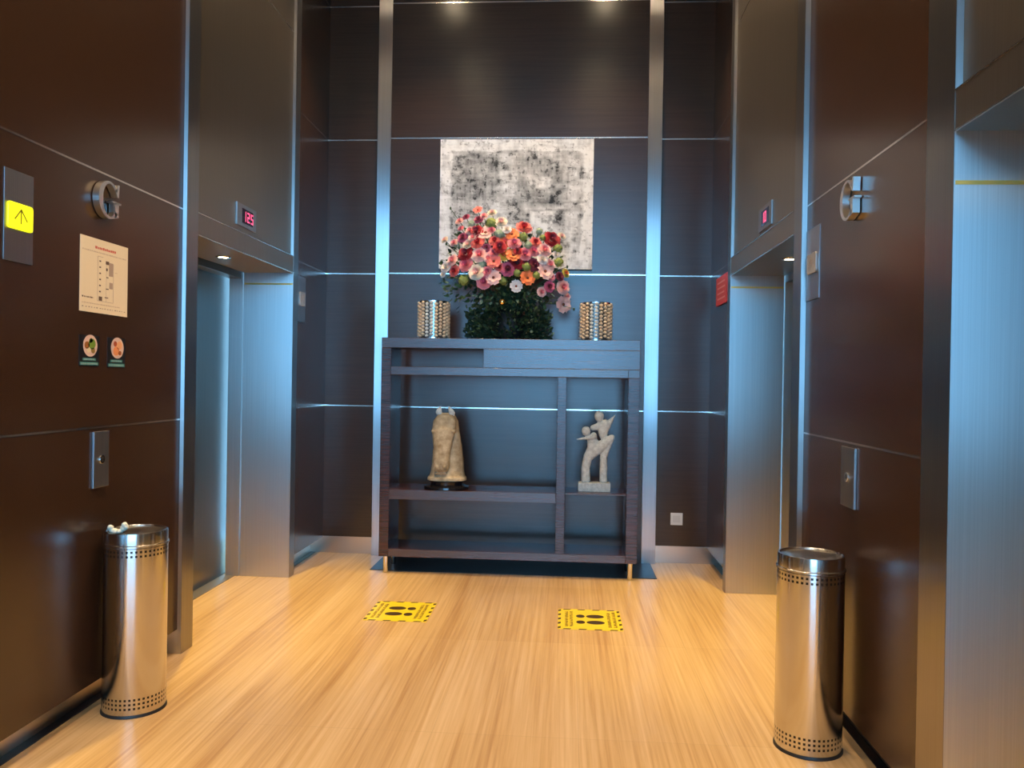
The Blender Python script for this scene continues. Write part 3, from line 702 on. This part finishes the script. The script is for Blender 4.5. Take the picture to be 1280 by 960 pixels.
# letter G, serif, in polished steel
def letterG(side, y, z, label):
    r_o = wthing('letter_g_sign', side, y, z, label, 'letter sign', 'steel letter signs')
    W, H = .165, .160; n = 44
    a0, a1 = math.radians(38), math.radians(322)
    outer = []; inner = []
    for i in range(n+1):
        a = a0+(a1-a0)*i/n
        outer.append((W/2*math.cos(a)*.98-.006, H/2*math.sin(a)))
        inner.append((W/2*.62*math.cos(a)-.006+.002, H/2*.88*math.sin(a)))
    mb = MB(); D0, D1 = .004, .032; m = M['letter']
    fr = wfr(side)
    # bowl as a strip of quads
    for i in range(n):
        mb.prism([outer[i], outer[i+1], inner[i+1], inner[i]], D0, D1, fr, m)
    xr = W/2*.80
    mb.prism([(xr-.012, H/2*.30), (xr, H/2*.30), (xr+.004, H/2*.98), (xr-.006, H/2*.98), (xr-.030, H/2*.62)], D0, D1, fr, m)          # upper serif
    mb.prism([(xr-.030, -H/2*.90), (xr, -H/2*.78), (xr, -H/2*.02), (xr-.030, -H/2*.02)], D0, D1, fr, m)      # upright
    mb.prism([(xr-.052, -H/2*.07), (xr+.018, -H/2*.07), (xr+.018, H/2*.02), (xr-.052, H/2*.02)], D0, D1, fr, m)  # bar
    o = mb.build('letter_face', r_o)
    bm = bmesh.new(); bm.from_mesh(o.data); bmesh.ops.remove_doubles(bm, verts=bm.verts, dist=1e-5)
    # drop the inner partition faces shared by two neighbouring prisms
    seen = {}
    for fc in bm.faces: seen.setdefault(tuple(sorted(v.index for v in fc.verts)), []).append(fc)
    dead = [fc for L_ in seen.values() if len(L_) > 1 for fc in L_]
    bmesh.ops.delete(bm, geom=dead, context='FACES'); bm.to_mesh(o.data); bm.free()
    for (a, b) in ((-.055, .02), (.03, -.055)):
        q = MB(); q.prism(circ(.004, 12, a, b), 0, .006, fr, M['chrome']); q.build('standoff', r_o)
M['letter'] = plain('polished_letter', (.80,.76,.72), .28, 1)
letterG(-1, 3.366, 2.196, 'raised steel letter G on the left wall above the floor plan notice')
letterG(1, 3.348, 2.196, 'raised steel letter G on the right wall, seen from its side')

# evacuation plan notice
nt = wthing('floor_plan_notice', -1, 3.384, 1.866, 'cream paper notice with a red heading and a floor plan on the left wall', 'notice')
paper = plain('cream_paper', (.86,.74,.55), .55); inkr = plain('red_ink', (.62,.14,.10), .7); inkb = plain('dark_ink', (.13,.08,.06), .7); inkg = plain('grey_ink', (.42,.32,.26), .7); inkl = plain('light_ink', (.60,.48,.36), .7)
NW, NH = .362, .314
sh_ = [(rectp(-NW/2,-NH/2,NW/2,NH/2), 0, .0015, paper)]
def marks(x0, x1, y, h, m, rr, gap=.004, wmin=.004, wmax=.012):
    out = []; x = x0
    while x < x1:
        w_ = rr.uniform(wmin, wmax); out.append((rectp(x, y, min(x+w_, x1), y+h*rr.uniform(.7,1)), .0015, .0018, m)); x += w_+gap*rr.uniform(.5,1.5)
    return out
rr = random.Random(2)
sh_ += marks(-.075, .085, .115, .011, inkr, rr, .003)+marks(-.165, .165, .098, .006, inkl, rr)
px0, py0, px1, py1 = -.055, -.105, .065, .085
def line(a, b, c, d, t, m):  # axis aligned
    return (rectp(min(a,c)-t/2, min(b,d)-t/2, max(a,c)+t/2, max(b,d)+t/2), .0015, .0019, m)
sh_ += [line(px0,py0,px0,py1,.0015,inkg), line(px1,py0,px1,py1-.02,.0015,inkg), line(px0,py0,px1,py0,.0015,inkg), line(px0,py1,px0+.04,py1,.0015,inkg), line(.01,py0,.01,py1-.015,.001,inkg)]
for i in range(7): sh_.append((rectp(px0+.012, py0+.012+i*.026, px0+.024, py0+.018+i*.026), .0015, .0019, inkb))
sh_ += [(rectp(px0+.010,py0+.002,px0+.035,py0+.020), .0015,.002,inkb), (rectp(.030,.010,.062,.068), .0015,.0019,inkg), (rectp(.034,-.045,.060,-.018), .0015,.0019,inkg),
        (rectp(.005,.058,.030,.072), .0015,.002,inkb), (rectp(.008,.030,.020,.042), .0015,.002,inkb), (rectp(.008,-.05,.028,-.046), .0015,.002,inkb), (rectp(.010,.000,.026,.004), .0015,.002,inkb), (rectp(.000,-.088,.026,-.084), .0015,.002,inkb)]
sh_ += marks(-.165, -.085, -.098, .007, inkb, rr)+marks(-.165, .120, -.122, .005, inkl, rr)+marks(-.165, .165, -.138, .005, inkg, rr, .010)+[line(.078,.03,.095,.03,.002,inkl)]
wpart('sheet', nt, -1, sh_)
# two small food stickers
def food_sign(y, z, w, h, cols, label, ty):
    r = wthing('food_sticker', -1, y, z, label, 'sticker', 'small food stickers')
    blk = plain('sticker_black', (.012,.010,.012), .35); teal = plain('sticker_teal', (.03,.17,.17), .5); wht = plain('plate_white', (.72,.52,.46), .5); tx_ = plain('sticker_text', (.26,.42,.42), .5)
    s_ = [(rectp(-w/2,-h/2,w/2,h/2), 0, .002, blk), (circ(w*.36, 32, .006, h*.16, h*.36), .002, .0024, wht)]
    for (cx, cy, rr_, c) in cols: s_.append((circ(rr_, 18, cx+.006, cy+h*.16, rr_*.85), .0024, .0028, plain('food_colour', c, .5)))
    s_ += [(rectp(-w*.34,-h*.33,w*.34,-h*.24), .002,.0023,teal), (rectp(-w*.46,-h*.48,w*.46,-h*.37), .002,.0023,teal)]
    g_ = random.Random(ty)
    for (a, b, c, d) in ((-w*.28,w*.28,-h*.315,h*.055), (-w*.42,w*.42,-h*.46,h*.06)):
        x_ = a
        while x_ < b:
            q_ = g_.uniform(.004,.008); s_.append((rectp(x_, c, min(b, x_+q_), c+d), .0023,.0026,tx_)); x_ += q_+.003
    wpart('card', r, -1, s_)
food_sign(3.276, 1.547, .142, .128, [(.012,.008,.026,(.16,.28,.04)),(-.024,.002,.018,(.32,.12,.03)),(-.012,-.018,.014,(.78,.66,.44)),(.020,-.020,.014,(.30,.20,.06)),(.004,.022,.012,(.09,.14,.03))], 'small black sticker with a plate of green food, left of the pair', 1)
food_sign(3.482, 1.545, .142, .130, [(-.010,-.014,.024,(.82,.30,.12)),(.016,.012,.022,(.85,.40,.20)),(-.018,.018,.014,(.40,.08,.03)),(.020,-.022,.012,(.36,.10,.03))], 'small black sticker with a plate of orange food, right of the pair', 2)
# floor indicators over the entrances
M['led'] = plain('red_led', (.3,.01,.04), .4, emit=(1,.10,.24), es=1.6); M['disp'] = plain('display_black', (.02,.004,.008), .2)
SEG = {'0': 'abcdef', '1': 'bc', '2': 'abged', '5': 'afgcd', '7': 'abc'}
def indicator(side, y, z, text, label):
    X = (FL-.02) if side < 0 else (FR+.02)
    r = empty('floor_indicator', (X, y, z)); tag(r, label, 'floor indicator', 'red floor indicators')
    W, H = .30, .135
    wpart('plate', r, side, [(rectp(-W/2,-H/2,W/2,H/2), 0, .010, M['plate'])], .001)
    d = wpart('screen', r, side, [(rectp(-.075,-.045,.095,.045), .010, .0112, M['disp'])])
    s_ = []; cw, ch, t = .036, .062, .009
    for i, c in enumerate(text):
        cx = -.035+i*.056+(.0 if len(text) > 1 else .02); x0, x1 = cx-cw/2, cx+cw/2; h = ch/2
        R_ = {'a': rectp(x0,h-t,x1,h), 'b': rectp(x1-t,0,x1,h), 'c': rectp(x1-t,-h,x1,0), 'd': rectp(x0,-h,x1,-h+t), 'e': rectp(x0,-h,x0+t,0), 'f': rectp(x0,0,x0+t,h), 'g': rectp(x0,-t/2,x1,t/2)}
        wpart('digit', d, side, [(R_[k], .0112, .0118, M['led']) for k in SEG[c]])
indicator(-1, 4.905, 2.432, '125', 'small steel panel with a red number display over the left elevator entrance')
indicator(1, 4.80, 2.422, '10', 'small steel panel with a red number display over the right elevator entrance')
# red sign and socket
rs = wthing('red_notice', 1, 6.11, 2.146, 'small red notice on the right wall beyond the elevator entrance', 'notice')
red = plain('red_sign', (.62,.06,.07), .4); pk = plain('sign_pink', (.80,.36,.36), .4)
s_ = [(rectp(-.21,-.105,.21,.105), 0, .012, red)]
for zz in (.06, .02, -.02, -.06): s_ += [(rectp(-.15, zz-.006, .15-.05*random.random(), zz+.006), .012, .0125, pk)]
wpart('sign_face', rs, 1, s_)
so = empty('wall_socket', (.901, YB, .356)); tag(so, 'white square socket cover low on the back wall right of the shelf', 'socket')
q = MB(); q.box((-.048,-.008,-.049), (.048,0,.049), M['white_plastic']); q.build('cover', so, bevel=.003)
q = MB(); q.box((-.030,-.010,-.028), (.028,-.008,.028), plain('socket_insert', (.68,.66,.63), .4)); q.build('insert', so, bevel=.001)

# ------------------------------------------------------------------ yellow distance stickers on the floor
ylw = plain('sticker_yellow', (.80,.60,.02), .35); blk = plain('sticker_ink', (.05,.025,.012), .45); ink2 = plain('sticker_ink_soft', (.22,.14,.01), .45)
def floor_sticker(x, y, rz, big_first, label, seed):
    """long axis along local x; feet lie along x, text at both ends"""
    r_ = random.Random(seed); W, D = .385, .425; q = MB(); fr = ((0,0,0),(1,0,0),(0,1,0),(0,0,1))
    def P(pts, m, k=1): q.prism(pts, .0002+.0004*k, .0006+.0004*k, fr, m)
    P(rectp(-W/2,-D/2,W/2,D/2), ylw, 0)
    for sx in (-1, 1):      # slanted blocks on the short ends
        for i in range(5):
            yy = -D/2+.035+i*(D-.07)/4; xx = sx*(W/2-.010)
            P([(xx-.009,yy-.022),(xx+.008,yy-.012),(xx+.008,yy+.022),(xx-.009,yy+.012)], blk)
    for sy in (-1, 1):
        for i in range(4):
            xx = -W/2+.055+i*(W-.11)/3; yy = sy*(D/2-.010); P([(xx-.026,yy-.008),(xx+.018,yy-.008),(xx+.026,yy+.008),(xx-.018,yy+.008)], blk)
    s = 1 if big_first else -1
    for sy in (-1, 1):      # soles and heels
        P([(s*(-.035)+a*1.0, sy*.062+b) for a, b in circ(.055, 28, 0, 0, .037)], blk)
        P([(s*(.055)+a, sy*.062+b) for a, b in circ(.027, 20, 0, 0, .033)], blk)
    for xe, n, m in ((-s*.150, 1, ink2), (-s*.118, 0, ink2), (s*.112, 0, ink2), (s*.140, 0, ink2)):
        yy = -.150
        while yy < .150:
            h = r_.uniform(.010,.022); wd = .011
            P(rectp(xe-wd, yy, xe+wd*r_.uniform(.3,1), yy+h*.45), m); P(rectp(xe-wd*r_.uniform(-.2,.9), yy+h*.5, xe+wd, yy+h), m); yy += h+.006
    o = q.build('floor_sticker', None, (x, y, 0), rot=(0,0,rz)); tag(o, label, 'floor sticker', 'yellow footprint floor stickers'); return o
floor_sticker(-1.006, 5.0, 0, True, 'yellow and black footprint sticker on the floor, left one before the shelf', 1)
floor_sticker(.163, 4.966, 0, False, 'yellow and black footprint sticker on the floor, right one before the shelf', 2)

# ------------------------------------------------------------------ lights
lit = empty('ceiling_downlight', (-1.11, 5.55, ZC)); tag(lit, 'round recessed downlight in the lobby ceiling above the picture', 'downlight', 'lobby ceiling downlights')
q = MB(); q.lathe([(.055,-.004),(.075,-.006),(.078,0),(.055,0)], M['white_plastic'], 32, cap=False); q.build('ring', lit, smooth=True)
q = MB(); q.lathe([(.055,-.003),(.055,-.001)], plain('downlight_lens', (1,1,1), .4, emit=(1,.78,.5), es=90), 32); q.build('lens', lit)
DL = [(-1.11, 5.55, 260), (.30, 5.55, 260)]+[(x, y, 165) for y in (3.8, 2.7, .9) for x in (-1.11, .30)]
for i, (x, y, e) in enumerate(DL):
    o = lit if i == 0 else copy_tree(lit); o.location = (x, y, ZC); o['label'] = 'round recessed downlight in the lobby ceiling, out of the photo'
    L = bpy.data.lights.new('downlight_lamp', 'SPOT'); L.energy = e; L.color = (1, .72, .42); L.spot_size = math.radians(112 if y < 5 else 95); L.spot_blend = .7; L.shadow_soft_size = .05
    b = bpy.data.objects.new('downlight_lamp', L); C.objects.link(b); b.location = (x, y, ZC-.02)
# hall downlights behind the camera
for x in (-5, -1.5, 2, 5.5):
    for y in (-2.5, -5.5):
        L = bpy.data.lights.new('hall_lamp', 'SPOT'); L.energy = 70; L.color = (1, .78, .5); L.spot_size = 2.2; L.spot_blend = .6; L.shadow_soft_size = .08
        b = bpy.data.objects.new('hall_lamp', L); C.objects.link(b); b.location = (x, y, HZ-.05)
# daylight outside the glazed front
wd = bpy.data.worlds.new('daylight'); bpy.context.scene.world = wd; wd.use_nodes = True
bg = wd.node_tree.nodes['Background']; bg.inputs[0].default_value = (.26,.62,1.0,1); bg.inputs[1].default_value = 13.0
L = bpy.data.lights.new('window_portal', 'AREA'); L.shape = 'RECTANGLE'; L.size = WX1-WX0; L.size_y = WZ1-WZ0; L.cycles.is_portal = True
b = bpy.data.objects.new('window_portal', L); C.objects.link(b); b.location = ((WX0+WX1)/2, HY-.3, (WZ0+WZ1)/2); b.rotation_euler = (PI/2, 0, 0)

# ------------------------------------------------------------------ camera
yaw, pitch, roll, fpx = 0.0672, -0.0043, 0.0162, 1014.6
cam = bpy.data.cameras.new('camera'); co = bpy.data.objects.new('camera', cam); C.objects.link(co); bpy.context.scene.camera = co
cam.sensor_width = 36; cam.lens = fpx/1280*36; cam.clip_start = .05
cy, sy = math.cos(yaw), math.sin(yaw)
Fv = Vector((-sy*math.cos(pitch), cy*math.cos(pitch), math.sin(pitch))); Rv = Vector((cy, sy, 0)); Uv = Rv.cross(Fv)
R2 = Rv*math.cos(roll)+Uv*math.sin(roll); U2 = -Rv*math.sin(roll)+Uv*math.cos(roll)
mt = Matrix((R2, U2, -Fv)).transposed().to_4x4(); mt.translation = Vector((0, 0, 1.45)); co.matrix_world = mt

sc = bpy.context.scene
sc.view_settings.view_transform = 'Standard'; sc.view_settings.look = 'None'; sc.view_settings.gamma = 1; sc.view_settings.use_curve_mapping = False
sc.view_settings.exposure = 0
sc.cycles.use_denoising = True; sc.cycles.max_bounces = 8; sc.cycles.sample_clamp_indirect = 6; sc.cycles.caustics_reflective = False; sc.cycles.caustics_refractive = False
